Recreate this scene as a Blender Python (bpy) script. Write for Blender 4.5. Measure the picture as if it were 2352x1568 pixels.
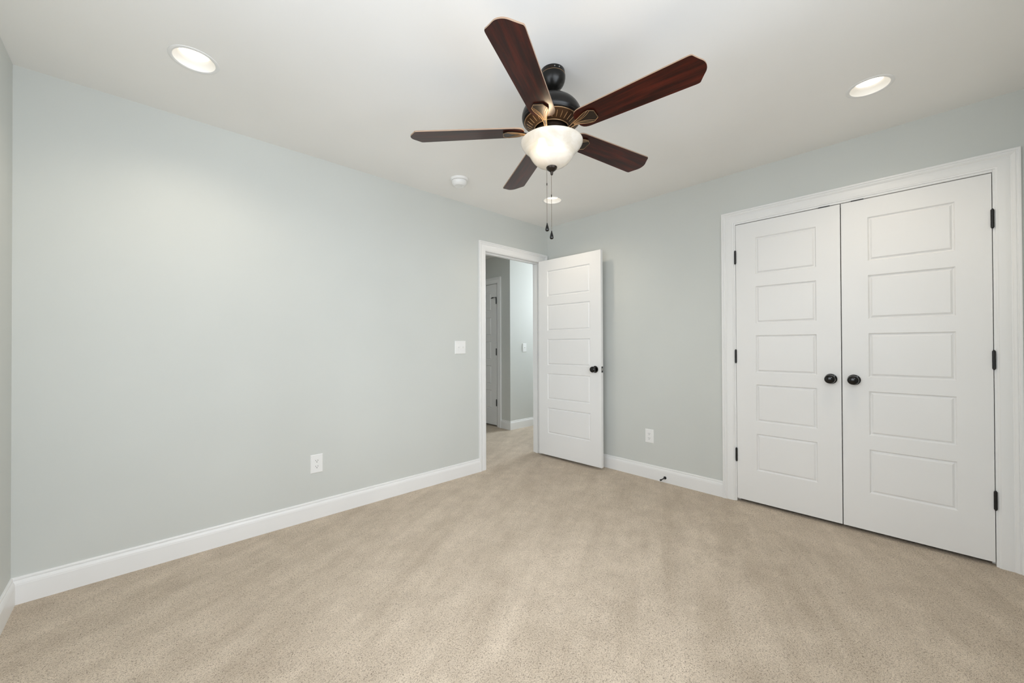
import bpy, math, random
from mathutils import Vector, Matrix
for o in list(bpy.data.objects): bpy.data.objects.remove(o)
S = bpy.context.scene
C = S.collection
PI = math.pi
IW, IH = 2352, 1568

# ------------------------------------------------------------------ camera
CX, CY, CZ, YAW, PITCH, ROLL, FPX, SHY = -3.2203, -2.8322, 1.1554, 0.7593, 0.0062, -0.0039, 897.9, 4.94
cam = bpy.data.objects.new('camera', bpy.data.cameras.new('camera'))
C.objects.link(cam)
fw = Vector((math.sin(YAW)*math.cos(PITCH), math.cos(YAW)*math.cos(PITCH), math.sin(PITCH)))
r0 = Vector((math.cos(YAW), -math.sin(YAW), 0)); u0 = r0.cross(fw)
rt = r0*math.cos(ROLL) + u0*math.sin(ROLL); up = u0*math.cos(ROLL) - r0*math.sin(ROLL)
cam.matrix_world = Matrix(((rt.x, up.x, -fw.x, CX), (rt.y, up.y, -fw.y, CY), (rt.z, up.z, -fw.z, CZ), (0, 0, 0, 1)))
cam.data.sensor_width = 36; cam.data.lens = FPX/IW*36; cam.data.shift_y = SHY/IW
cam.data.clip_start = 0.02
S.camera = cam

# ------------------------------------------------------------------ view, world, daylight
S.view_settings.view_transform = 'Standard'
S.view_settings.look = 'None'
S.view_settings.gamma = 1
S.view_settings.exposure = -0.56
S.view_settings.use_curve_mapping = False
S.cycles.max_bounces = 14; S.cycles.diffuse_bounces = 8; S.cycles.transparent_max_bounces = 12
S.cycles.sample_clamp_indirect = 6

W = bpy.data.worlds.new('world'); S.world = W; W.use_nodes = True
nt = W.node_tree; bg = nt.nodes['Background']
sky = nt.nodes.new('ShaderNodeTexSky'); sky.sky_type = 'NISHITA'; sky.sun_disc = False
sky.sun_elevation = math.radians(38); sky.sun_rotation = math.radians(60)
nt.links.new(sky.outputs['Color'], bg.inputs['Color']); bg.inputs['Strength'].default_value = 0.12

def area(name, loc, rot, sx, sy, power, col):
    l = bpy.data.lights.new(name, 'AREA'); l.shape = 'RECTANGLE'; l.size = sx; l.size_y = sy
    l.energy = power; l.color = col
    o = bpy.data.objects.new(name, l); o.location = loc; o.rotation_euler = rot; C.objects.link(o); return o
RX, RY, RH = 3.6435, 3.24, 2.44
# daylight through the windows; the left one is added for fill (each lamp stands just outside its pane)
area('daylight_window_front', (-2.60, -RY-.14, 1.50), (PI/2-.2, 0, 0), 1.90, 1.55, 86, (.87, .93, 1.0))
area('fill_window_left', (-RX-.14, -2.05, 1.50), (PI/2-.2, 0, -PI/2), 1.55, 1.55, 52, (.88, .935, 1.0))  # fill lamp behind the added, unseen left window
area('daylight_window_hall', (2.77, .62, 1.92), (PI/2, 0, PI/2), .75, .85, 150, (.86, .93, 1.0))

# ------------------------------------------------------------------ materials
def mat(name, col, rough=.5, metal=0, spec=.5, coat=0, coat_r=.1):
    m = bpy.data.materials.new(name); m.use_nodes = True
    b = m.node_tree.nodes['Principled BSDF']
    b.inputs['Base Color'].default_value = (*col, 1); b.inputs['Roughness'].default_value = rough
    b.inputs['Metallic'].default_value = metal; b.inputs['Specular IOR Level'].default_value = spec
    b.inputs['Coat Weight'].default_value = coat; b.inputs['Coat Roughness'].default_value = coat_r
    return m
def N(m, t, **kw):
    n = m.node_tree.nodes.new(t)
    for k, v in kw.items(): setattr(n, k, v)
    return n
def L(m, a, b): m.node_tree.links.new(a, b)
def bsdf(m): return m.node_tree.nodes['Principled BSDF']
def bump(m, height, strength, dist):
    b = N(m, 'ShaderNodeBump'); b.inputs['Strength'].default_value = strength; b.inputs['Distance'].default_value = dist
    L(m, height, b.inputs['Height']); L(m, b.outputs[0], bsdf(m).inputs['Normal']); return b
def noise(m, vec, scale, detail=2, rough=.5):
    n = N(m, 'ShaderNodeTexNoise'); n.inputs['Scale'].default_value = scale; n.inputs['Detail'].default_value = detail
    n.inputs['Roughness'].default_value = rough; L(m, vec, n.inputs['Vector']); return n
def ramp(m, fac, stops):
    r = N(m, 'ShaderNodeValToRGB'); e = r.color_ramp.elements
    while len(e) < len(stops): e.new(.5)
    for q, (p, c) in zip(e, stops): q.position = p; q.color = (*c, 1) if len(c) == 3 else c
    L(m, fac, r.inputs['Fac']); return r
def objco(m): return N(m, 'ShaderNodeTexCoord').outputs['Object']

def paint(name, col, rough, orange=.04):
    m = mat(name, col, rough, spec=.35); v = objco(m)
    n = noise(m, v, 260, 3); bump(m, n.outputs['Fac'], orange, .002)
    n2 = noise(m, v, 1.3, 2)
    k = [tuple(c*f for c in col) for f in (.975, 1.02)]
    r = ramp(m, n2.outputs['Fac'], [(.3, k[0]), (.7, k[1])]); L(m, r.outputs[0], bsdf(m).inputs['Base Color'])
    return m
M = {}
M['wall'] = paint('wall_paint', (.612, .628, .602), .55)
M['hallwall'] = paint('hall_wall_paint', (.620, .630, .602), .55)
M['ceiling'] = paint('ceiling_paint', (.89, .882, .865), .8)
M['trim'] = paint('trim_enamel', (.84, .838, .83), .32, .02)
M['door'] = paint('door_enamel', (.83, .825, .815), .35, .03)
M['plastic'] = mat('white_plastic', (.84, .84, .83), .3)
M['slot'] = mat('dark_slot', (.02, .02, .02), .6)
M['black'] = mat('oil_rubbed_bronze', (.0025, .002, .0018), .12, 0, .35, .25, .06)
M['hinge'] = mat('black_hinge_metal', (.004, .0035, .003), .4)
M['steel'] = mat('brushed_latch_steel', (.62, .6, .56), .3, 1)
M['closet'] = mat('closet_painted_shade', (.05, .045, .04), .9)  # near-black colour stands in for the shade inside the closet
M['housing'] = mat('matte_black_metal', (.005, .0045, .004), .30, 0, .28, .06, .2)
M['bronze'] = mat('antique_bronze', (.050, .026, .012), .42, .6)
M['gold'] = mat('rubbed_gold_edge', (.34, .215, .115), .36, .75)
M['bronze_dark'] = mat('dark_bronze', (.022, .014, .009), .33, .5)
M['chain'] = mat('bead_chain_metal', (.20, .16, .12), .35, .7)
M['rubber'] = mat('black_rubber', (.01, .01, .01), .6)

# dark cherry fan blades
m = mat('cherry_wood', (.1, .02, .01), .30, 0, .26, .06, .15); v = objco(m)
mp = N(m, 'ShaderNodeMapping'); mp.inputs['Scale'].default_value = (1.1, 13, 13); L(m, v, mp.inputs['Vector'])
n1 = noise(m, mp.outputs[0], 2.6, 5, .6); n2 = noise(m, mp.outputs[0], 11, 4, .6)
mx = N(m, 'ShaderNodeMath', operation='MULTIPLY_ADD'); mx.inputs[1].default_value = .35; L(m, n2.outputs['Fac'], mx.inputs[0]); L(m, n1.outputs['Fac'], mx.inputs[2])
r = ramp(m, mx.outputs[0], [(.42, (.007, .0010, .0006)), (.62, (.022, .0028, .0011)), (.85, (.070, .0085, .003))])
L(m, r.outputs[0], bsdf(m).inputs['Base Color']); M['wood'] = m
M['woodedge'] = mat('blade_edge_veneer', (.33, .225, .155), .5)

# alabaster glass bowl
m = bpy.data.materials.new('alabaster_glass'); m.use_nodes = True; t = m.node_tree; t.nodes.remove(t.nodes['Principled BSDF'])
out = t.nodes['Material Output']; v = objco(m)
mp = N(m, 'ShaderNodeMapping'); mp.inputs['Scale'].default_value = (6, 6, 16); L(m, v, mp.inputs['Vector'])
n1 = noise(m, mp.outputs[0], 1.1, 4, .6); n1.inputs['Distortion'].default_value = 1.4
r = ramp(m, n1.outputs['Fac'], [(.3, (.66, .60, .50)), (.7, (.84, .81, .76))])
tr = N(m, 'ShaderNodeBsdfTranslucent'); L(m, r.outputs[0], tr.inputs['Color'])
df = N(m, 'ShaderNodeBsdfDiffuse'); L(m, r.outputs[0], df.inputs['Color'])
gl = N(m, 'ShaderNodeBsdfGlossy'); gl.inputs['Roughness'].default_value = .18
m1 = N(m, 'ShaderNodeMixShader'); m1.inputs[0].default_value = .92; L(m, tr.outputs[0], m1.inputs[1]); L(m, df.outputs[0], m1.inputs[2])
rf = N(m, 'ShaderNodeBsdfRefraction'); rf.inputs['IOR'].default_value = 1.25; rf.inputs['Roughness'].default_value = .55; rf.inputs['Color'].default_value = (1, .95, .86, 1)
m3 = N(m, 'ShaderNodeMixShader'); m3.inputs[0].default_value = .12; L(m, m1.outputs[0], m3.inputs[1]); L(m, rf.outputs[0], m3.inputs[2]); m1 = m3
fr = N(m, 'ShaderNodeFresnel'); fr.inputs['IOR'].default_value = 1.45
m2 = N(m, 'ShaderNodeMixShader'); L(m, fr.outputs[0], m2.inputs[0]); L(m, m1.outputs[0], m2.inputs[1]); L(m, gl.outputs[0], m2.inputs[2])
L(m, m2.outputs[0], out.inputs['Surface']); M['bowl'] = m

m = bpy.data.materials.new('clear_glass_lining'); m.use_nodes = True; t = m.node_tree; t.nodes.remove(t.nodes['Principled BSDF'])
tp = N(m, 'ShaderNodeBsdfTransparent'); gl = N(m, 'ShaderNodeBsdfGlossy'); gl.inputs['Roughness'].default_value = .2
mx = N(m, 'ShaderNodeMixShader'); mx.inputs[0].default_value = .05; L(m, tp.outputs[0], mx.inputs[1]); L(m, gl.outputs[0], mx.inputs[2])
L(m, mx.outputs[0], t.nodes['Material Output'].inputs['Surface']); M['lining'] = m
# window pane
m = bpy.data.materials.new('window_glass'); m.use_nodes = True; t = m.node_tree; t.nodes.remove(t.nodes['Principled BSDF'])
tp = N(m, 'ShaderNodeBsdfTransparent'); gl = N(m, 'ShaderNodeBsdfGlossy'); gl.inputs['Roughness'].default_value = .02
fr = N(m, 'ShaderNodeFresnel'); fr.inputs['IOR'].default_value = 1.3
mx = N(m, 'ShaderNodeMixShader'); L(m, fr.outputs[0], mx.inputs[0]); L(m, tp.outputs[0], mx.inputs[1]); L(m, gl.outputs[0], mx.inputs[2])
L(m, mx.outputs[0], t.nodes['Material Output'].inputs['Surface']); M['pane'] = m

def emit(name, col, s):
    m = bpy.data.materials.new(name); m.use_nodes = True; t = m.node_tree; t.nodes.remove(t.nodes['Principled BSDF'])
    e = N(m, 'ShaderNodeEmission'); e.inputs['Color'].default_value = (*col, 1); e.inputs['Strength'].default_value = s
    L(m, e.outputs[0], t.nodes['Material Output'].inputs['Surface']); return m
M['lamp'] = emit('downlight_lamp', (1, .89, .71), 5.2)
M['bulb'] = emit('warm_bulb', (1, .78, .52), 62)
M['bulboff'] = mat('frosted_bulb', (.85, .83, .78), .35)

# carpet
m = mat('beige_carpet', (.4, .33, .27), .95, spec=.1); v = objco(m)
bsdf(m).inputs['Sheen Weight'].default_value = .15
def math_(m, op, *ins, clamp=False):
    q = N(m, 'ShaderNodeMath', operation=op); q.use_clamp = clamp
    for k, i_ in enumerate(ins):
        if isinstance(i_, (int, float)): q.inputs[k].default_value = i_
        else: L(m, i_, q.inputs[k])
    return q.outputs[0]
def smooth_(m, x, lo, hi):
    q = N(m, 'ShaderNodeMapRange', interpolation_type='SMOOTHSTEP'); L(m, x, q.inputs['Value'])
    q.inputs['From Min'].default_value = lo; q.inputs['From Max'].default_value = hi; return q.outputs['Result']
# curly yarn: shade in the gaps between light strands put into the colour
na = noise(m, v, 200, 1, .5); na.inputs['Distortion'].default_value = .7
nb = noise(m, v, 150, 1, .5); nb.inputs['Distortion'].default_value = .3
nc = noise(m, v, 480, 2, .6); nc.inputs['Distortion'].default_value = .5
ridge = smooth_(m, math_(m, 'ABSOLUTE', math_(m, 'SUBTRACT', na.outputs['Fac'], .5)), .0, .062)
mask = smooth_(m, nb.outputs['Fac'], .40, .60)
nap = noise(m, v, 3.6, 3, .6)
gap = math_(m, 'MULTIPLY', math_(m, 'SUBTRACT', 1.0, ridge), mask)
fine = ramp(m, nc.outputs['Fac'], [(.30, (.47, .385, .298)), (.52, (.69, .585, .468)), (.74, (.83, .72, .595))])
dark = N(m, 'ShaderNodeMix', data_type='RGBA', blend_type='MIX'); L(m, math_(m, 'MULTIPLY', gap, .80), dark.inputs[0])
L(m, fine.outputs[0], dark.inputs[6]); dark.inputs[7].default_value = (.150, .105, .070, 1)
# vacuum strokes: soft bands running up the room, and patchy nap
mr = N(m, 'ShaderNodeMapping'); mr.inputs['Rotation'].default_value = (0, 0, math.radians(-27)); L(m, v, mr.inputs['Vector'])
def stretched(sx, sy, sc, det):
    mp = N(m, 'ShaderNodeMapping'); mp.inputs['Scale'].default_value = (sx, sy, 1); L(m, mr.outputs[0], mp.inputs['Vector'])
    return noise(m, mp.outputs[0], sc, det, .6)
nv = stretched(.65, 2.6, 1.9, 4); ns2 = stretched(.95, 7.5, 1.8, 3)
bsum = math_(m, 'ADD', math_(m, 'MULTIPLY', nv.outputs['Fac'], .7), math_(m, 'MULTIPLY', ns2.outputs['Fac'], .3))
bands = ramp(m, bsum, [(.37, (.85, .835, .81)), (.50, (.955, .95, .94)), (.62, (1.05, 1.05, 1.05))])
npz = noise(m, v, 7.5, 4, .65)
pt = ramp(m, npz.outputs['Fac'], [(.32, (.89, .88, .86)), (.68, (1.05, 1.05, 1.04))])
a1 = N(m, 'ShaderNodeMix', data_type='RGBA', blend_type='MULTIPLY'); a1.inputs[0].default_value = 1
L(m, dark.outputs[2], a1.inputs[6]); L(m, bands.outputs[0], a1.inputs[7])
a2 = N(m, 'ShaderNodeMix', data_type='RGBA', blend_type='MULTIPLY'); a2.inputs[0].default_value = 1
L(m, a1.outputs[2], a2.inputs[6]); L(m, pt.outputs[0], a2.inputs[7]); L(m, a2.outputs[2], bsdf(m).inputs['Base Color'])
hgt = math_(m, 'SUBTRACT', math_(m, 'MULTIPLY', nc.outputs['Fac'], .5), gap)
bump(m, hgt, .55, .006); M['carpet'] = m

# ------------------------------------------------------------------ mesh helpers
class MB:
    def __init__(s): s.v = []; s.f = []; s.m = []
    def add(s, vs, fs, mi=0):
        k = len(s.v); s.v += [tuple(x) for x in vs]; s.f += [tuple(i+k for i in f) for f in fs]; s.m += [mi]*len(fs); return s
    def box(s, a, b, mi=0):
        x0, y0, z0 = a; x1, y1, z1 = b
        return s.add([(x0,y0,z0),(x1,y0,z0),(x1,y1,z0),(x0,y1,z0),(x0,y0,z1),(x1,y0,z1),(x1,y1,z1),(x0,y1,z1)],
                     [(0,3,2,1),(4,5,6,7),(0,1,5,4),(1,2,6,5),(2,3,7,6),(3,0,4,7)], mi)
    def lathe(s, prof, n=48, axis='z', at=(0,0,0), mi=0, a0=0, closed=False):
        vs = []; fs = []
        for (r, h) in prof:
            for i in range(n):
                a = a0+2*PI*i/n; c, q = r*math.cos(a), r*math.sin(a)
                p = {'z': (c, q, h), 'x': (h, c, q), '-x': (-h, c, -q), 'y': (q, h, c), '-y': (c, -h, q)}[axis]
                vs.append((p[0]+at[0], p[1]+at[1], p[2]+at[2]))
        K = len(prof)
        for j in range(K if closed else K-1):
            for i in range(n):
                a, b = j*n+i, j*n+(i+1) % n; j2 = (j+1) % K; c, d = j2*n+(i+1) % n, j2*n+i
                fs.append((a, b, c, d))
        if not closed:
            fs.append(tuple(reversed(range(n)))); fs.append(tuple(range((K-1)*n, K*n)))
        return s.add(vs, fs, mi)
    def tube(s, pts, r, n=8, mi=0):
        pts = [Vector(p) for p in pts]; vs = []; K = len(pts)
        for j, p in enumerate(pts):
            d = (pts[min(j+1, K-1)]-pts[max(j-1, 0)]).normalized()
            h = Vector((0, 0, 1)) if abs(d.z) < .9 else Vector((1, 0, 0))
            u = d.cross(h).normalized(); w = u.cross(d)
            rr = r[j] if isinstance(r, (list, tuple)) else r
            for i in range(n):
                a = 2*PI*i/n; vs.append(p + u*rr*math.cos(a) + w*rr*math.sin(a))
        fs = [(j*n+i, j*n+(i+1) % n, (j+1)*n+(i+1) % n, (j+1)*n+i) for j in range(K-1) for i in range(n)]
        fs += [tuple(reversed(range(n))), tuple(range((K-1)*n, K*n))]
        return s.add(vs, fs, mi)
    def prism(s, poly, z0, z1, mi=0, side=None):
        n = len(poly)
        s.add([(x, y, z0) for x, y in poly]+[(x, y, z1) for x, y in poly], [tuple(reversed(range(n))), tuple(range(n, 2*n))], mi)
        return s.add([(x, y, z0) for x, y in poly]+[(x, y, z1) for x, y in poly],
                     [(i, (i+1) % n, n+(i+1) % n, n+i) for i in range(n)], mi if side is None else side)
    def xf(s, f): s.v = [tuple(f(*p)) for p in s.v]; return s
    def build(s, name, mats, parent=None, smooth=None, bevel=0, weld=True, loc=None):
        me = bpy.data.meshes.new(name); me.from_pydata(s.v, [], s.f)
        for q in (mats if isinstance(mats, (list, tuple)) else [mats]): me.materials.append(M[q])
        for p, k in zip(me.polygons, s.m): p.material_index = k
        import bmesh
        b = bmesh.new(); b.from_mesh(me)
        if weld: bmesh.ops.remove_doubles(b, verts=b.verts, dist=1e-5)
        bmesh.ops.recalc_face_normals(b, faces=b.faces)
        b.to_mesh(me); b.free()
        if smooth is not None:
            for p in me.polygons: p.use_smooth = True
            me.set_sharp_from_angle(angle=math.radians(smooth))
        o = bpy.data.objects.new(name, me); C.objects.link(o)
        if parent: o.parent = parent
        if loc: o.location = loc
        if bevel:
            q = o.modifiers.new('bevel', 'BEVEL'); q.width = bevel; q.segments = 2; q.limit_method = 'ANGLE'; q.angle_limit = math.radians(40)
        return o
def tag(o, label, cat, group=None, kind=None):
    o['label'] = label; o['category'] = cat
    if group: o['group'] = group
    if kind: o['kind'] = kind
    return o
def thing(name, label, cat, loc=(0,0,0), group=None, kind=None, rz=0):
    o = bpy.data.objects.new(name, None); C.objects.link(o); o.location = loc; o.rotation_euler = (0, 0, rz); o.empty_display_size = .05
    return tag(o, label, cat, group, kind)
def struct(o, label, cat): return tag(o, label, cat, kind='structure')
def dup(root, loc, label):
    def cp(o, par):
        c = o.copy(); C.objects.link(c)
        if par: c.parent = par
        for ch in o.children: cp(ch, c)
        return c
    r = cp(root, None); r.location = loc; r['label'] = label; return r

# ------------------------------------------------------------------ the shell
T = .115
XL, YF = -RX, -RY                       # left wall x, front wall y (behind the camera)
HX = 2.6                                # far end of the hallway
# floor: one continuous carpet
mb = MB().box((XL-.12, YF-.12, -.05), (HX+.12, 3.3, 0))
struct(mb.build('floor', 'carpet'), 'beige cut pile carpet covering bedroom and hallway floor', 'floor')

# ceiling with round cut-outs for the recessed lights
LIGHTS = [(-3.049, -.592), (-.588, -2.655), (-.588, -.585), (-3.049, -2.655)]
R_HOLE = .083
xs = sorted({XL-.12, HX+.12, *[x+d for x, _ in LIGHTS for d in (-.12, .12)]})
ys = sorted({YF-.12, 3.3, *[y+d for _, y in LIGHTS for d in (-.12, .12)]})
def uniq(a): return [q for i, q in enumerate(a) if i == 0 or q-a[i-1] > .004]
xs = sorted({XL-.12, HX+.12, -3.169, -2.929, -.708, -.468}); ys = sorted({YF-.12, 3.3, -.712, -.465, -2.775, -2.535})
mb = MB()
for i in range(len(xs)-1):
    for j in range(len(ys)-1):
        x0, x1, y0, y1 = xs[i], xs[i+1], ys[j], ys[j+1]
        hit = [l for l in LIGHTS if x0 < l[0] < x1 and y0 < l[1] < y1]
        if not hit: mb.add([(x0,y0,RH),(x1,y0,RH),(x1,y1,RH),(x0,y1,RH)], [(0,3,2,1)]); continue
        cx, cy = hit[0]; n = 48; ri = []; ro = []
        for k in range(n):
            a = 2*PI*(k+.5)/n+PI/4; c, q = math.cos(a), math.sin(a)
            ri.append((cx+R_HOLE*c, cy+R_HOLE*q, RH))
            tx = ((x1-cx) if c > 0 else (x0-cx))/c; ty = ((y1-cy) if q > 0 else (y0-cy))/q
            k2 = min(tx, ty); ro.append((cx+k2*c, cy+k2*q, RH))
        for k in range(n):
            k2 = (k+1) % n
            mb.add([ri[k], ri[k2], ro[k2], ro[k]], [(0,1,2,3)])
        for sx, sy in ((x0,y0),(x1,y0),(x1,y1),(x0,y1)):
            best = sorted(range(n), key=lambda k: (ro[k][0]-sx)**2+(ro[k][1]-sy)**2)[:2]
            mb.add([(sx,sy,RH), ro[best[0]], ro[best[1]]], [(0,1,2)])
mb.box((XL-.12, YF-.12, RH+.2), (HX+.12, 3.3, RH+.25))
ce = mb.build('ceiling', 'ceiling'); struct(ce, 'smooth white ceiling above the bedroom and hallway', 'ceiling')

def wall(name, pieces, m, label):
    mb = MB()
    for a, b in pieces: mb.box(a, b)
    return struct(mb.build(name, m), label, 'wall')
# bedroom door opening in the back wall; closet opening in the right wall
DX0, DX1, DZ = -.900, -.087, 2.068
CY0, CY1, CZT = -3.100, -1.852, 2.072
Z9 = RH
wall('wall_back', [((XL-T,0,0),(DX0,T,Z9)), ((DX0,0,DZ),(DX1,T,Z9)), ((DX1,0,0),(HX+T,T,Z9))], 'wall', 'long pale grey green wall left of the open door')
wall('wall_right', [((0,CY1,0),(T,0,Z9)), ((0,CY0,CZT),(T,CY1,Z9)), ((0,YF-T,0),(T,CY0,Z9))], 'wall', 'grey green wall holding the double closet doors')
def wall_win(name, axis, c0, c1, u0, u1, wu0, wu1, z0, z1, label, m='wall'):
    # wall slab between c0..c1 on the axis, running u0..u1, with a window hole
    def P(u_a, za, u_b, zb): return ((c0,u_a,za),(c1,u_b,zb)) if axis == 'x' else ((u_a,c0,za),(u_b,c1,zb))
    return wall(name, [P(u0,0,wu0,Z9), P(wu1,0,u1,Z9), P(wu0,0,wu1,z0), P(wu0,z1,wu1,Z9)], m, label)
wall_win('wall_front', 'y', YF-T, YF, XL, 0, -3.56, -1.64, .7, 2.3, 'grey green wall with a window opposite the long wall')
wall_win('wall_left', 'x', XL-T, XL, YF-T, 0, -2.85, -1.25, .7, 2.3, 'grey green side wall at the left edge')
HY = 1.10; HSX = .477
wall('wall_hall_far', [((HSX,HY,0),(HX,HY+T,Z9))], 'hallwall', 'brightly lit hallway wall seen through the doorway')
wall('wall_hall_side', [((HSX,HY+T,0),(HSX+T,1.372,Z9)), ((HSX,1.372,2.068),(HSX+T,2.165,Z9)), ((HSX,2.165,0),(HSX+T,3.2,Z9)), ((HSX+.06,1.372,0),(HSX+T,2.165,2.068))], 'hallwall', 'shaded hallway wall with a white door')
wall('wall_hall_end', [((-1.3,3.2,0),(HSX+T,3.3,Z9))], 'hallwall', 'hallway end wall')
wall('wall_hall_left', [((-1.3-T,T,0),(-1.3,3.3,Z9))], 'hallwall', 'left hallway wall')
wall_win('wall_hall_right', 'x', HX, HX+T, T, HY+T, .22, 1.0, 1.5, 2.36, 'hallway end wall with a window', 'hallwall')
wall('wall_closet', [((.75,-3.2,0),(.78,-1.75,Z9)), ((T,-3.23,0),(.75,-3.2,Z9)), ((T,-1.75,0),(.75,-1.72,Z9))], 'closet', 'closet interior behind the double doors, shade put into its dark colour')

# windows: frame, sash bars and pane
def window(name, axis, c, u0, u1, z0, z1, label):
    t = thing(name, label, 'window', kind='structure')
    def P(ua, ub, za, zb, d0, d1): return ((c+d0,ua,za),(c+d1,ub,zb)) if axis == 'x' else ((ua,c+d0,za),(ub,c+d1,zb))
    mb = MB(); f = .045
    for q in ((u0,u0+f,z0,z1),(u1-f,u1,z0,z1),(u0+f,u1-f,z0,z0+f),(u0+f,u1-f,z1-f,z1)): mb.box(*P(*q,-.035,.035))
    mb.build('window_frame', 'trim', t, bevel=.003)
    mb = MB(); zm = (z0+z1)/2; um = (u0+u1)/2
    mb.box(*P(u0+f,u1-f,zm-.02,zm+.02,-.02,.02)); mb.box(*P(um-.03,um+.03,z0+f,zm-.02,-.02,.02)); mb.box(*P(um-.03,um+.03,zm+.02,z1-f,-.02,.02))
    mb.build('sash_bar', 'trim', t, bevel=.002)
    for k, (ua, ub) in enumerate(((u0+f, um-.03), (um+.03, u1-f))):
        for za, zb in ((z0+f, zm-.02), (zm+.02, z1-f)):
            MB().box(*P(ua,ub,za,zb,-.003,.003)).build('pane', 'pane', t)
window('window_1', 'y', YF-T/2, -3.56, -1.64, .7, 2.3, 'white double window in the wall behind the camera')
window('window_2_fill', 'x', XL-T/2, -2.85, -1.25, .7, 2.3, 'white window added in the left wall for fill light')  # unseen window, added to raise the fill light
window('window_3', 'x', HX+T/2, .22, 1.0, 1.5, 2.36, 'white window at the end of the hallway')

# ------------------------------------------------------------------ trim
CAS = [(0,0),(0,.0175),(.0020,.0195),(.0070,.0205),(.0115,.0190),(.0130,.0150),(.0150,.0148),(.0170,.0165),(.0200,.0168),(.0250,.0145),(.0295,.0105),(.0310,.0088),(.0340,.0086),(.0360,.0096),(.0550,.0096),(.0735,.0092),(.0765,.0068),(.0800,.0062),(.083,.0042),(.083,0)]
def casing_verts(mb, uL, uR, zT, f):
    st = [lambda d: (uL+d, 0), lambda d: (uL+d, zT-d), lambda d: (uR-d, zT-d), lambda d: (uR-d, 0)]
    K = len(CAS); vs = []
    for s_ in st:
        for d, n in CAS: u, z = s_(d); vs.append(f(u, n, z))
    fs = [(a*K+i, a*K+(i+1) % K, (a+1)*K+(i+1) % K, (a+1)*K+i) for a in range(3) for i in range(K)]
    fs += [tuple(range(K)), tuple(range(3*K, 4*K))]
    return mb.add(vs, fs)
def jamb(mb, u0, u1, zt, n0, n1, f, stop=None, th=.02):
    # lining boards inside an opening u0..u1 (clear faces), from n0 to n1 through the wall
    def B(a, b): 
        p, q = f(*a), f(*b); mb.box([min(i,j) for i,j in zip(p,q)], [max(i,j) for i,j in zip(p,q)])
    B((u0-th, n0, 0), (u0, n1, zt+th)); B((u1, n0, 0), (u1+th, n1, zt+th)); B((u0, n0, zt), (u1, n1, zt+th))
    if stop:
        a, b, s_ = stop
        B((u0, a, 0), (u0+s_, b, zt)); B((u1-s_, a, 0), (u1, b, zt)); B((u0+s_, a, zt-s_), (u1-s_, b, zt))
fA = lambda u, n, z: (u, -n, z)                       # back wall, room side
fA2 = lambda u, n, z: (u, T+n, z)                     # back wall, hall side
fB = lambda u, n, z: (-n, u, z)                       # right wall
fH = lambda u, n, z: (HSX-n, u, z)                    # hall side wall
t = thing('trim_1', 'white moulded casing around the open bedroom doorway', 'door casing', kind='structure')
casing_verts(MB(), -.9575, -.0105, 2.136, fA).build('casing', 'trim', t, smooth=30)
casing_verts(MB(), -.968, -.0, 2.148, fA2).build('casing', 'trim', t, smooth=30)
mb = MB(); jamb(mb, -.880, -.107, 2.049, 0, -T, fA, (-.042, -.078, .011)); mb.build('jamb', 'trim', t, bevel=.0015)
t = thing('trim_2', 'white moulded casing around the double closet doors', 'door casing', kind='structure')
casing_verts(MB(), -3.1755, -1.7745, 2.1495, fB).build('casing', 'trim', t, smooth=30)
mb = MB(); jamb(mb, -3.0835, -1.8675, 2.0535, 0, -T, fB, (-.042, -.078, .011)); mb.build('jamb', 'trim', t, bevel=.0015)
t = thing('trim_3', 'white moulded casing around the hallway door', 'door casing', kind='structure')
casing_verts(MB(), 1.283, 2.253, 2.140, fH).build('casing', 'trim', t, smooth=30)
mb = MB(); jamb(mb, 1.380, 2.155, 2.0535, 0, -.06, fH); mb.build('jamb', 'trim', t, bevel=.0015)

BASE = [(0,0),(.0145,0),(.0145,.0865),(.0138,.0880),(.0140,.0895),(.0125,.0960),(.0095,.1035),(.0065,.1060),(.0045,.1068),(.0047,.1080),(.0070,.1088),(.0075,.1110),(.0070,.1165),(.0055,.1195),(.0025,.1205),(0,.1208)]
def baseboard(name, runs, label):
    # runs: (p0, p1, normal): straight lengths along a wall, profile standing out along the normal
    mb = MB(); K = len(BASE)
    for p0, p1, nrm, c0, c1 in runs:
        dx, dy = p1[0]-p0[0], p1[1]-p0[1]; ln = math.hypot(dx, dy); dx /= ln; dy /= ln
        vs = []
        for p, s_ in ((p0, c0), (p1, -c1)):          # c = 1 inside mitre, -1 outside mitre, 0 square
            for n, z in BASE: vs.append((p[0]+nrm[0]*n+dx*s_*n, p[1]+nrm[1]*n+dy*s_*n, z))
        mb.add(vs, [(i, (i+1) % K, K+(i+1) % K, K+i) for i in range(K)]+[tuple(range(K)), tuple(range(K, 2*K))])
    return struct(mb.build(name, 'trim', smooth=25), label, 'baseboard')
baseboard('baseboard_back', [((XL,0),(-.9575,0),(0,-1),1,0), ((-.0105,0),(0,0),(0,-1),0,1)], 'white baseboard under the long pale wall')
baseboard('baseboard_right', [((0,0),(0,-1.7745),(-1,0),1,0), ((0,-3.1755),(0,YF),(-1,0),0,1)], 'white baseboard between open door and closet')
baseboard('baseboard_left', [((XL,0),(XL,YF),(1,0),1,1)], 'white baseboard under the left side wall')
baseboard('baseboard_front', [((XL,YF),(0,YF),(0,1),1,1)], 'white baseboard under the window wall')
baseboard('baseboard_hall', [((HSX,1.283),(HSX,HY),(-1,0),0,-1), ((HSX,HY),(HX,HY),(0,-1),-1,0), ((-.0,T),(HX,T),(0,1),0,0), ((HSX,3.2),(HSX,2.253),(-1,0),0,0)], 'white baseboard wrapping the hallway wall corner')

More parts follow.
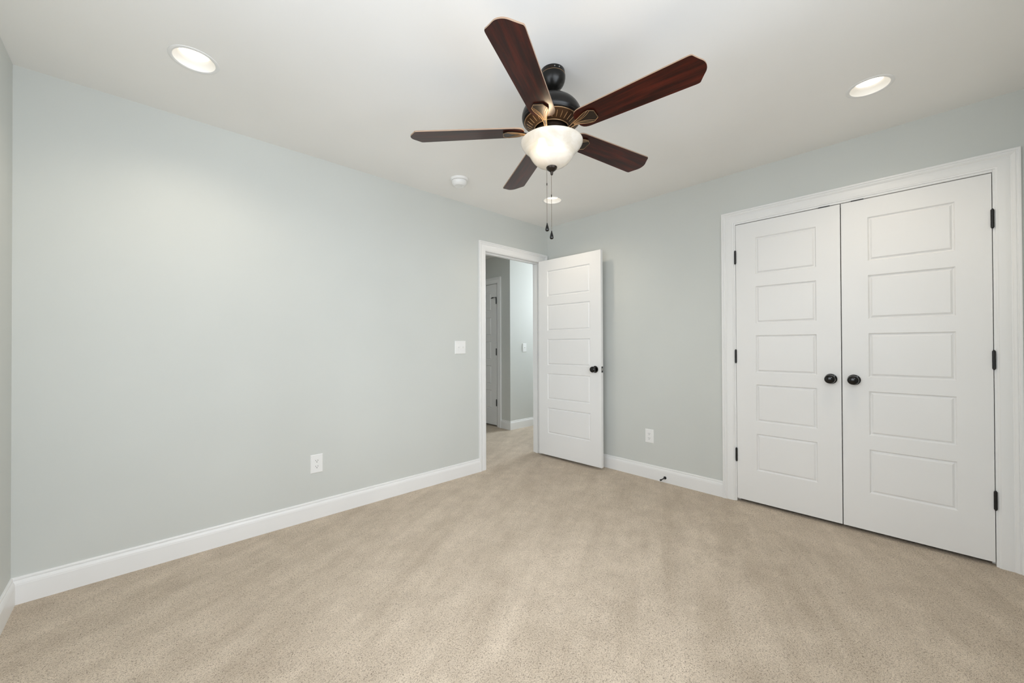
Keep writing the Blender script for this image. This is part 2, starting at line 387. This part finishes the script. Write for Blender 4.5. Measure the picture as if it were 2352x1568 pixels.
# ------------------------------------------------------------------ doors
ROWS = [(.252,.518),(.604,.872),(.958,1.226),(1.312,1.580),(1.666,1.934)]
PZ0, PZ1 = .024, 2.0475
GRV = [(0,0),(.0010,.0004),(.0060,.0078),(.0085,.0092),(.0110,.0086),(.0180,.0026),(.0200,.0014)]
def leaf_mesh(w, th, sl, sr):
    # leaf: u 0..w, front face n=0, back face n=-th; moulded panels on both faces
    mb = MB(); us = [0, sl, w-sr, w]; zs = [PZ0]
    for a, b in ROWS: zs += [a, b]
    zs.append(PZ1)
    for face in (0, 1):
        g = (lambda n: -n) if face == 0 else (lambda n: -th+n)
        for i in range(3):
            for j in range(len(zs)-1):
                u0, u1, z0, z1 = us[i], us[i+1], zs[j], zs[j+1]
                if i == 1 and j % 2 == 1:
                    prev = None
                    for d, n in GRV:
                        ring = [(u0+d, g(n), z0+d), (u1-d, g(n), z0+d), (u1-d, g(n), z1-d), (u0+d, g(n), z1-d)]
                        if prev: mb.add(prev+ring, [(k, (k+1) % 4, 4+(k+1) % 4, 4+k) for k in range(4)])
                        prev = ring
                    mb.add(prev, [(0,1,2,3)])
                else: mb.add([(u0,g(0),z0),(u1,g(0),z0),(u1,g(0),z1),(u0,g(0),z1)], [(0,1,2,3)])
    for a, b in zip(us, us[1:]):
        for z in (PZ0, PZ1): mb.add([(a,0,z),(b,0,z),(b,-th,z),(a,-th,z)], [(0,1,2,3)])
    for u in (0, w):
        for a, b in zip(zs, zs[1:]): mb.add([(u,0,a),(u,0,b),(u,-th,b),(u,-th,a)], [(0,1,2,3)])
    return mb
KNOB = [(.0,.0),(.031,.0),(.0325,.003),(.031,.006),(.024,.0085),(.0125,.010),(.0105,.016),(.011,.024),(.016,.029),(.0235,.034),(.0275,.041),(.0285,.048),(.026,.0555),(.019,.0605),(.009,.063),(0,.0635)]
HNG = [(0,-.052),(.0035,-.051),(.0048,-.047),(.0066,-.0455),(.0066,-.016),(.0061,-.0155),(.0066,-.015),(.0066,.015),(.0061,.0155),(.0066,.016),(.0066,.0455),(.0048,.047),(.0035,.051),(0,.052)]
def knob(parent, p, axis):
    return MB().lathe(KNOB, 40, axis, p).build('door_knob', 'black', parent, smooth=35)
def hinge(parent, p, lv=None):
    o = MB().lathe(HNG, 20, 'z', p)
    if lv: o.box(*lv)
    return o.build('hinge', 'hinge', parent, smooth=35)
HZ = (1.809, 1.0735, .345)

# closet pair, faces flush with the wall plane
for nm, u0, u1, sl, sr, hy, ky, lab in (
        ('door_2', -2.4705, -1.8705, .1225, .1265, -1.8680, -2.4195, 'left closet door leaf, white with five panels'),
        ('door_3', -3.0805, -2.4755, .1265, .1240, -3.0825, -2.5315, 'right closet door leaf, white with five panels')):
    t = thing(nm, lab, 'door', kind='structure')
    w = u1-u0
    mb = leaf_mesh(w, .035, sl, sr).xf(lambda u, n, z: (-.003-n, u0+u, z))
    mb.build('door_leaf', 'door', t)
    k = knob(t, (-.003, ky, .9375), '-x')
    for z in HZ: hinge(t, (-.0075, hy, z), None)
    yc = -2.391 if nm == 'door_2' else -2.5535
    o = MB().box((-.006, yc-.029, 2.0478), (.03, yc+.029, 2.0532)).build('ball_catch', 'hinge', t)

# bedroom door, swung open into the room
HXY = (-.1255, -.0195)
ang = math.atan2(-.775+.0195, -.1005+.1255)           # direction from hinge edge to free edge (room face)
du = Vector((math.cos(ang), math.sin(ang))); dn = Vector((du.y, -du.x))   # dn: towards the visible (hall side) face
if dn.x > 0: dn = -dn
t = thing('door_1', 'open white five panel bedroom door swung into the room', 'door', kind='structure')
LW = .757
def fD(u, n, z):                                       # n=0 visible face, n=-.035 face towards the right wall
    return (HXY[0]+du.x*u+dn.x*(n+.035), HXY[1]+du.y*u+dn.y*(n+.035), z)
leaf_mesh(LW, .035, .118, .118).xf(fD).build('door_leaf', 'door', t, bevel=.002)
for s_ in (1, -1):
    mb = MB().lathe(KNOB, 40, 'z')
    mb.xf(lambda x, y, z, s_=s_: fD(LW-.062+x, (z if s_ > 0 else -.035-z), .935+y)).build('door_knob', 'black', t, smooth=35)
mb = MB()
for a, b in (((-.028, -.0295), (-.011, -.0055)), ((.011, -.0295), (.028, -.0055)), ((-.011, -.0295), (.011, -.0255)), ((-.011, -.0095), (.011, -.0055))):
    mb.box((LW-.0005, a[1], .935+a[0]), (LW+.0015, b[1], .935+b[0]))
lp = mb.xf(fD).build('latch_plate', 'hinge', t)
MB().prism([(0,-.0245),(.0095,-.0115),(0,-.0105)], -.009, .009).xf(lambda x, y, z: fD(LW+x, y, .935+z)).build('latch_bolt', 'steel', lp)
for z in HZ: hinge(t, (-.1125, -.0105, z), ((-.1262, -.0105, z-.0445), (-.1105, -.0085, z+.0445)))

# hallway door
t = thing('door_4', 'white panel door in the shaded hallway wall', 'door', kind='structure')
leaf_mesh(.767, .035, .118, .118).xf(lambda u, n, z: (HSX-.001-n, 1.384+u, z)).build('door_leaf', 'door', t)
for z in HZ: hinge(t, (HSX-.008, 1.3815, z), ((HSX-.004, 1.3815, z-.0445), (HSX-.0005, 1.3855, z+.0445)))
mb = MB().tube([(HSX-.012, 1.384, 1.852), (HSX-.03, 1.41, 1.851), (HSX-.034, 1.43, 1.850), (HSX-.028, 1.475, 1.846)], [.004,.004,.009,.003], 10)
mb.build('hinge_stop', 'hinge', t, smooth=40)

# ------------------------------------------------------------------ wall plates
def plate(mb, w, h, d=.0055, b=.004):
    mb.add([(-w/2,0,-h/2),(w/2,0,-h/2),(w/2,0,h/2),(-w/2,0,h/2),(-w/2,.002,-h/2),(w/2,.002,-h/2),(w/2,.002,h/2),(-w/2,.002,h/2),
            (-w/2+b,d,-h/2+b),(w/2-b,d,-h/2+b),(w/2-b,d,h/2-b),(-w/2+b,d,h/2-b)],
           [(3,2,1,0),(8,9,10,11)]+[(k,(k+1)%4,4+(k+1)%4,4+k) for k in range(4)]+[(4+k,4+(k+1)%4,8+(k+1)%4,8+k) for k in range(4)])
    return mb
def screw(parent, x, z, d=.0055):
    MB().lathe([(0,0),(.0032,0),(.0028,.001),(0,.0013)], 12, 'y', (x, d-.0002, z)).build('screw', 'plastic', parent, smooth=40)
def outlet(name, loc, rz, label, w=.079, h=.124):
    t = thing(name, label, 'electrical outlet', loc, 'wall outlets', rz=rz)
    plate(MB(), w, h).build('cover_plate', 'plastic', t)
    for s_ in (1, -1):
        pts = []
        for k in range(36):
            a = 2*PI*k/36; x, z = .0172*math.cos(a), .0172*math.sin(a); z = max(-.0142, min(.0142, z)); pts.append((x, z))
        r_ = MB().prism(pts, .005, .0068).xf(lambda x, y, z, s_=s_: (x, z, y+s_*.0192)).build('receptacle', 'plastic', t)
        for xx, hh in ((-.0063, .0085), (.0063, .0070)):
            MB().box((xx-.0012, .006, s_*.0192+.003-hh/2), (xx+.0012, .0071, s_*.0192+.003+hh/2)).build('slot', 'slot', r_)
        MB().lathe([(0,0),(.0027,0),(.0027,.0005),(0,.0005)], 14, 'y', (0, .0066, s_*.0192-.0075)).build('ground_hole', 'slot', r_)
    screw(t, 0, 0)
    return t
# local +y points out of the wall
outlet('wall_outlet', (-2.358, 0, .367), PI, 'white duplex outlet low on the long pale wall')
outlet('wall_outlet', (0, -1.178, .367), PI/2, 'white duplex outlet above the baseboard beside the closet', .077, .118)
def switch(loc, rz, gangs, w, h, label):
    t = thing('light_switch', label, 'light switch', loc, rz=rz)
    plate(MB(), w, h, .0065).build('cover_plate', 'plastic', t)
    for g in range(gangs):
        x = (g-(gangs-1)/2)*.046
        MB().box((x-.0055, .005, -.0125), (x+.0055, .0069, .0125)).build('toggle_slot', 'plastic', t, bevel=.0008)
        tg = MB().prism([(.004,-.0055),(.004,.0055),(.0165,.0085),(.0175,.0035)], -.0048, .0048)
        tg.xf(lambda a, b, c, x=x: (x+c, a, b)).build('toggle', 'plastic', t, bevel=.0008)
        for z in (.030, -.030): screw(t, x, z, .0065)
    return t
switch((-1.166, 0, 1.145), PI, 2, .116, .116, 'double white toggle switch on the wall left of the open door')
switch((.757, HY, 1.132), PI, 1, .076, .122, 'single white toggle switch on the bright hallway wall')

# ------------------------------------------------------------------ door stop
t = thing('door_stop', 'black rigid door stop screwed into the baseboard beside the closet', 'door stop', (-.0145, -1.322, .040))
MB().lathe([(0,0),(.0125,0),(.0125,.004),(.009,.009),(.0055,.013)], 24, '-x').build('base', 'hinge', t, smooth=35)
MB().lathe([(0,.010),(.0046,.010),(.0046,.070),(0,.070)], 16, '-x').build('shaft', 'hinge', t, smooth=35)
MB().lathe([(0,.069),(.0065,.069),(.0072,.072),(.0072,.082),(.005,.085),(0,.0855)], 20, '-x').build('rubber_tip', 'rubber', t, smooth=35)

# ------------------------------------------------------------------ smoke detector
t = thing('smoke_detector', 'round white smoke detector on the ceiling near the door', 'smoke detector', (-1.447, -.383, RH))
MB().lathe([(0,0),(.068,0),(.068,-.006),(.064,-.014),(.060,-.017),(0,-.017)], 48).build('base', 'plastic', t, smooth=35)
MB().lathe([(0,-.016),(.0545,-.016),(.0545,-.0195),(0,-.0195)], 48).build('vent_gap', 'slot', t, smooth=35)
MB().lathe([(0,-.019),(.0585,-.0190),(.0585,-.024),(.0565,-.033),(.0520,-.043),(.0450,-.051),(.0360,-.0555),(.0340,-.0545),(.018,-.0555),(0,-.056)], 48).build('cover', 'plastic', t, smooth=35)
MB().lathe([(0,0),(.008,0),(.0075,-.0015),(0,-.002)], 20, 'z', (.02,-.02,-.0552)).build('test_button', 'plastic', t, smooth=35)

# ------------------------------------------------------------------ recessed lights
t = thing('recessed_light', 'lit recessed ceiling light above the long pale wall, nearest the left edge', 'recessed light', (*LIGHTS[0], RH), 'recessed ceiling lights')
MB().lathe([(.0755,.004),(.0755,-.001),(.0780,-.0028),(.086,-.0028),(.0905,-.0015),(.0915,0),(.0815,.001),(.0815,.004)], 56, closed=True).build('trim_ring', 'trim', t, smooth=40)
MB().lathe([(.0755,0),(.0745,.004),(.0610,.022),(.0530,.030),(.0520,.033),(.0545,.034),(.0630,.025),(.0775,.004)], 56, closed=True).build('baffle', 'trim', t, smooth=40)
MB().lathe([(0,.0275),(.030,.0278),(.048,.0295),(.0530,.031),(.0530,.036),(0,.036)], 56).build('lamp', 'lamp', t, smooth=40)
def spot(parent):
    l = bpy.data.lights.new('lamp_beam', 'SPOT'); l.energy = 18.5; l.color = (1, .86, .68); l.spot_size = math.radians(145); l.spot_blend = .9; l.shadow_soft_size = .05
    o = bpy.data.objects.new('lamp_beam', l); C.objects.link(o); o.parent = parent; o.location = (0, 0, -.002)
spot(t)
dup(t, (*LIGHTS[1], RH), 'lit recessed ceiling light near the closet doors')
dup(t, (*LIGHTS[2], RH), 'lit recessed ceiling light behind the fan pull chains, above the open door')
dup(t, (*LIGHTS[3], RH), 'lit recessed ceiling light overhead beside the camera')

# ------------------------------------------------------------------ ceiling fan
FX, FY = -1.8265, -1.6385
fan = thing('ceiling_fan', 'five blade cherry wood ceiling fan with a glowing alabaster bowl light', 'ceiling fan', (FX, FY, RH))
def z(a): return a-RH
cp = MB().lathe([(0,z(2.44)),(.0550,z(2.44)),(.0565,z(2.437)),(.0575,z(2.4195)),(.0565,z(2.4180)),(.0580,z(2.4165)),(.0590,z(2.412)),(.0588,z(2.404)),(.0570,z(2.394)),(.0530,z(2.382)),(.0465,z(2.371)),(.0375,z(2.360)),(.0265,z(2.352)),(.0180,z(2.347)),(.0145,z(2.343)),(.0145,z(2.330)),(0,z(2.330))], 64).build('canopy', 'housing', fan, smooth=35, loc=(.0045, -.0045, 0))
MB().lathe([(.0568,z(2.4185)),(.0588,z(2.4180)),(.0588,z(2.4165)),(.0568,z(2.4160))], 64, closed=True).build('canopy_ring', 'gold', cp, smooth=50)
for a in (-100, -78):
    a = math.radians(a-30); c_, s_ = math.cos(a), math.sin(a)
    MB().lathe([(0,0),(.0028,0),(.002,.0016),(0,.002)], 12).xf(lambda x, y, q: (c_*(.058+q)-s_*x, s_*(.058+q)+c_*x, z(2.428)+y)).build('screw', 'steel', cp, smooth=40)
# raised lettering on the canopy rim
tc = bpy.data.curves.new('lettering', 'FONT'); tc.body = 'HUNTER'; tc.size = .0125; tc.extrude = .0003; tc.align_x = 'CENTER'
to = bpy.data.objects.new('lettering_source', tc); C.objects.link(to)
bpy.context.view_layer.update()
tm = bpy.data.meshes.new_from_object(to.evaluated_get(bpy.context.evaluated_depsgraph_get()))
bpy.data.objects.remove(to)
a0 = math.radians(-158)
for vt in tm.vertices:
    x, y, q = vt.co; a = a0+x/.0572; rr = .0570+q
    vt.co = (rr*math.cos(a), rr*math.sin(a), z(2.4225)+y)
tm.materials.append(M['bronze']); lo = bpy.data.objects.new('lettering', tm); C.objects.link(lo); lo.parent = cp
MB().lathe([(0,z(2.352)),(.0135,z(2.352)),(.0135,z(2.300)),(0,z(2.300))], 24).build('downrod', 'housing', fan, smooth=40)
DOME = [(0, z(2.318))]+[(.1385*math.sin(a_), z(2.224)+.094*math.cos(a_)) for a_ in [math.radians(d_) for d_ in range(8, 91, 5)]]
MB().lathe(DOME+[(.1385,z(2.2240)),(.1375,z(2.2150)),(.1350,z(2.2120)),(.1345,z(2.2100)),(.1355,z(2.2085)),(.1340,z(2.2050)),(.1290,z(2.2015)),(.1255,z(2.2010)),(.122,z(2.206)),(0,z(2.206))], 96).build('motor_housing', 'housing', fan, smooth=35)
tr_ = MB().lathe([(.126,z(2.204)),(.1245,z(2.1995)),(.082,z(2.1725)),(.0765,z(2.1725)),(.0765,z(2.180)),(.12,z(2.206))], 96, closed=True)
trim_o = tr_.build('housing_trim', 'bronze', fan, smooth=35)
mb = MB()
for R_, zz, rr in ((.1255, 2.2008, .0021), (.0800, 2.1715, .0021)):
    prof = [(R_+rr*math.cos(2*PI*k/10), z(zz)+rr*math.sin(2*PI*k/10)) for k in range(10)]
    mb.lathe(prof, 96, closed=True)
mb.build('trim_band', 'gold', trim_o, smooth=60)
mb = MB()
for k in range(30):
    a = 2*PI*(k+.5)/30; c_, s_ = math.cos(a), math.sin(a)
    p0 = (.0905, z(2.1772)); p1 = (.1155, z(2.1931))
    mb.tube([(c_*p0[0], s_*p0[0], p0[1]), (c_*(p0[0]+p1[0])/2, s_*(p0[0]+p1[0])/2, (p0[1]+p1[1])/2-.0004), (c_*p1[0], s_*p1[0], p1[1])], [.0011,.0016,.0011], 6)
mb.build('rib', 'gold', trim_o, smooth=60)
MB().lathe([(0,z(2.182)),(.066,z(2.182)),(.068,z(2.178)),(.068,z(2.160)),(.062,z(2.156)),(.060,z(2.132)),(.066,z(2.128)),(.066,z(2.122)),(0,z(2.122))], 64).build('hub', 'bronze_dark', fan, smooth=35)
mb = MB()
mb.lathe([(0,z(2.124)),(.075,z(2.124)),(.077,z(2.118)),(.060,z(2.112)),(.030,z(2.108)),(0,z(2.108))], 64)
mb.lathe([(0,z(2.11)),(.0045,z(2.11)),(.0045,z(1.985)),(0,z(1.985))], 12)
mb.build('light_fitter', 'bronze_dark', fan, smooth=35)

# blades (local x runs outwards, local y across the blade)
def bez(p0, p1, p2, n=8): return [tuple((1-t_)**2*a+2*t_*(1-t_)*b+t_*t_*c for a, b, c in zip(p0, p1, p2)) for t_ in [k/n for k in range(n+1)]]
BL = .664
half = []
half += bez((.128, 0), (.128, -.030), (.140, -.044), 6)
half += bez((.140, -.044), (.150, -.0555), (.175, -.0575), 6)[1:]
half += bez((BL-.052, -.0700), (BL-.036, -.0703), (BL-.0335, -.0655), 6)
half += bez((BL-.0335, -.0655), (BL-.022, -.047), (BL-.011, -.032), 7)[1:]
half += bez((BL-.011, -.032), (BL, -.018), (BL, 0), 8)[1:]
outline = half + [(x, -y) for x, y in reversed(half[1:-1])]
bm_ = MB().prism(outline, -.0029, .0029, 0, 1)
blade0 = bm_.build('blade', ['wood', 'woodedge'], fan, weld=False, bevel=.0012)
# bracket under the blade: arm and shield with raised ribs
sh = [(.112,.0075),(.135,.0125),(.158,.0235),(.182,.0335),(.203,.0365),(.226,.0215)]
def slab(mb, st, zt, zb):                              # st: stations (x, halfwidth, z)
    vs = []
    for x, w_, q in st: vs += [(x,-w_,q+zb),(x,w_,q+zb),(x,w_*.96,q+zt),(x,-w_*.96,q+zt)]
    K = len(st); fs = [(4*j+k, 4*j+(k+1)%4, 4*j+4+(k+1)%4, 4*j+4+k) for j in range(K-1) for k in range(4)]+[(0,1,2,3),(4*K-4,4*K-3,4*K-2,4*K-1)]
    return mb.add(vs, fs)
mb = slab(MB(), [(.052,.0105,-.026),(.070,.0105,-.0255),(.085,.0085,-.0235),(.100,.0070,-.0165),(.114,.0078,-.0105),(.128,.0105,-.0085)]+[(x,w_,-.0080) for x, w_ in sh[2:]], .0045, -.0015)
br0 = mb.build('blade_bracket', 'bronze_dark', blade0, smooth=30)
mb = MB(); zz = -.0098
for s_ in (1, -1):
    mb.tube([(.075,s_*.0075,-.0270),(.088,s_*.0065,-.0255),(.102,s_*.0062,-.0185),(.118,s_*.0085,-.0125),(.140,s_*.0145,zz),(.163,s_*.0250,zz),(.185,s_*.0340,zz)], [.0012,.0014,.0016,.0018,.0018,.0016,.0012], 8)
    mb.tube([(.118,s_*.004,-.0125),(.145,s_*.0085,zz),(.168,s_*.0165,zz),(.186,s_*.026,zz),(.200,s_*.0350,zz)], .0010, 8)
    mb.tube([(.118,s_*.0015,-.0125),(.148,s_*.0040,zz),(.172,s_*.0105,zz),(.190,s_*.0185,zz),(.209,s_*.0310,zz)], .0010, 8)
    mb.tube([(.185,s_*.0338,zz),(.203,s_*.0360,zz),(.226,s_*.0212,zz)], .0010, 8)
mb.tube([(.226,-.0212,zz),(.226,.0212,zz)], .0010, 8)
ri0 = mb.build('bracket_rib', 'gold', br0, smooth=60)
PH, BZ = -2.6736, 2.1610
TILT = Vector((0, 0, 1)).rotation_difference(Vector((-.0024, .0294, 1)).normalized()).to_matrix().to_4x4()   # the rotor hangs slightly out of level
for k in range(5):
    b_ = blade0
    if k:
        b_ = blade0.copy(); C.objects.link(b_); b_.parent = fan
        q = br0.copy(); C.objects.link(q); q.parent = b_
        q2 = ri0.copy(); C.objects.link(q2); q2.parent = q
    Q = TILT @ Matrix.Rotation(PH+k*2*PI/5, 4, 'Z') @ Matrix.Rotation(math.radians(-11), 4, 'X')
    b_.rotation_mode = 'QUATERNION'; b_.rotation_quaternion = Q.to_quaternion(); b_.location = (0, 0, z(BZ))

# glass bowl
OUT = [(.1435,2.1075),(.1445,2.1055),(.1440,2.1010),(.1400,2.0930),(.1310,2.0810),(.1180,2.0680),(.1080,2.0570),(.1010,2.0450),(.0940,2.0320),(.0830,2.0180),(.0680,2.0060),(.0480,1.9970),(.0250,1.9925),(.005,1.9915)]
INN = [(max(.005, r_-.0035), h_+(.0035 if r_ < .1 else .0015)) for r_, h_ in reversed(OUT)]
mb = MB().lathe([(r_, z(h_)) for r_, h_ in OUT+INN[:-1]+[(.1415, 2.1075)]], 96, closed=True)
nO = 96*len(OUT); mb.m = [1 if min(f) >= nO and min(f) < 96*(len(OUT)+len(INN)-2) else 0 for f in mb.f]
mb.build('glass_bowl', ['bowl', 'lining'], fan, smooth=50)
MB().lathe([(0,z(1.993)),(.0225,z(1.9935)),(.0255,z(1.990)),(.0250,z(1.986)),(.021,z(1.980)),(.014,z(1.974)),(.008,z(1.970)),(.0065,z(1.966)),(.0062,z(1.962)),(.0055,z(1.957)),(.003,z(1.954)),(0,z(1.9535))], 40).build('finial', 'bronze_dark', fan, smooth=40)
# bulbs
BULB = [(0,-.030),(.008,-.029),(.0155,-.025),(.0205,-.017),(.022,-.008),(.020,.003),(.014,.014),(.011,.022),(.011,.034),(0,.034)]
BP = [(-.064, -.0015), (.052, -.022)]
MB().lathe(BULB, 24, 'z', (BP[0][0], BP[0][1], z(2.067))).build('light_bulb', 'bulb', fan, smooth=50)
MB().lathe(BULB, 24, 'z', (BP[1][0], BP[1][1], z(2.083))).build('light_bulb', 'bulboff', fan, smooth=50)
# pull chains
def chain(px, py, ztop, zend, zc):
    mb = MB(); n = int((ztop-zend)/.0042)
    for k in range(n):
        q = ztop-(k+.5)*(ztop-zend)/n
        mb.lathe([(0,z(q)+.0016),(.0011,z(q)+.0011),(.0016,z(q)),(.0011,z(q)-.0011),(0,z(q)-.0016)], 6, 'z', (px, py, 0))
    mb.lathe([(0,z(ztop)),(.0005,z(ztop)),(.0005,z(zend)),(0,z(zend))], 5, 'z', (px, py, 0))
    ch = mb.build('pull_chain', 'chain', fan, smooth=60, weld=False)
    MB().lathe([(0,z(zc)+.006),(.0022,z(zc)+.005),(.0022,z(zc)-.005),(0,z(zc)-.006)], 10, 'z', (px, py, 0)).build('chain_connector', 'bronze_dark', ch, smooth=50)
    P_ = [(0,.003),(.0025,.0025),(.0028,-.002),(.0042,-.007),(.0070,-.017),(.0088,-.025),(.0092,-.029),(.0078,-.0335),(.004,-.036),(0,-.0365)]
    MB().lathe([(r_, z(zend)+h_) for r_, h_ in P_], 24, 'z', (px, py, 0)).build('pendant', 'black', ch, smooth=50)
chain(-.0165, .0155, 1.981, 1.727, 1.9115)
chain(-.0015, .0010, 1.9545, 1.690, 1.858)
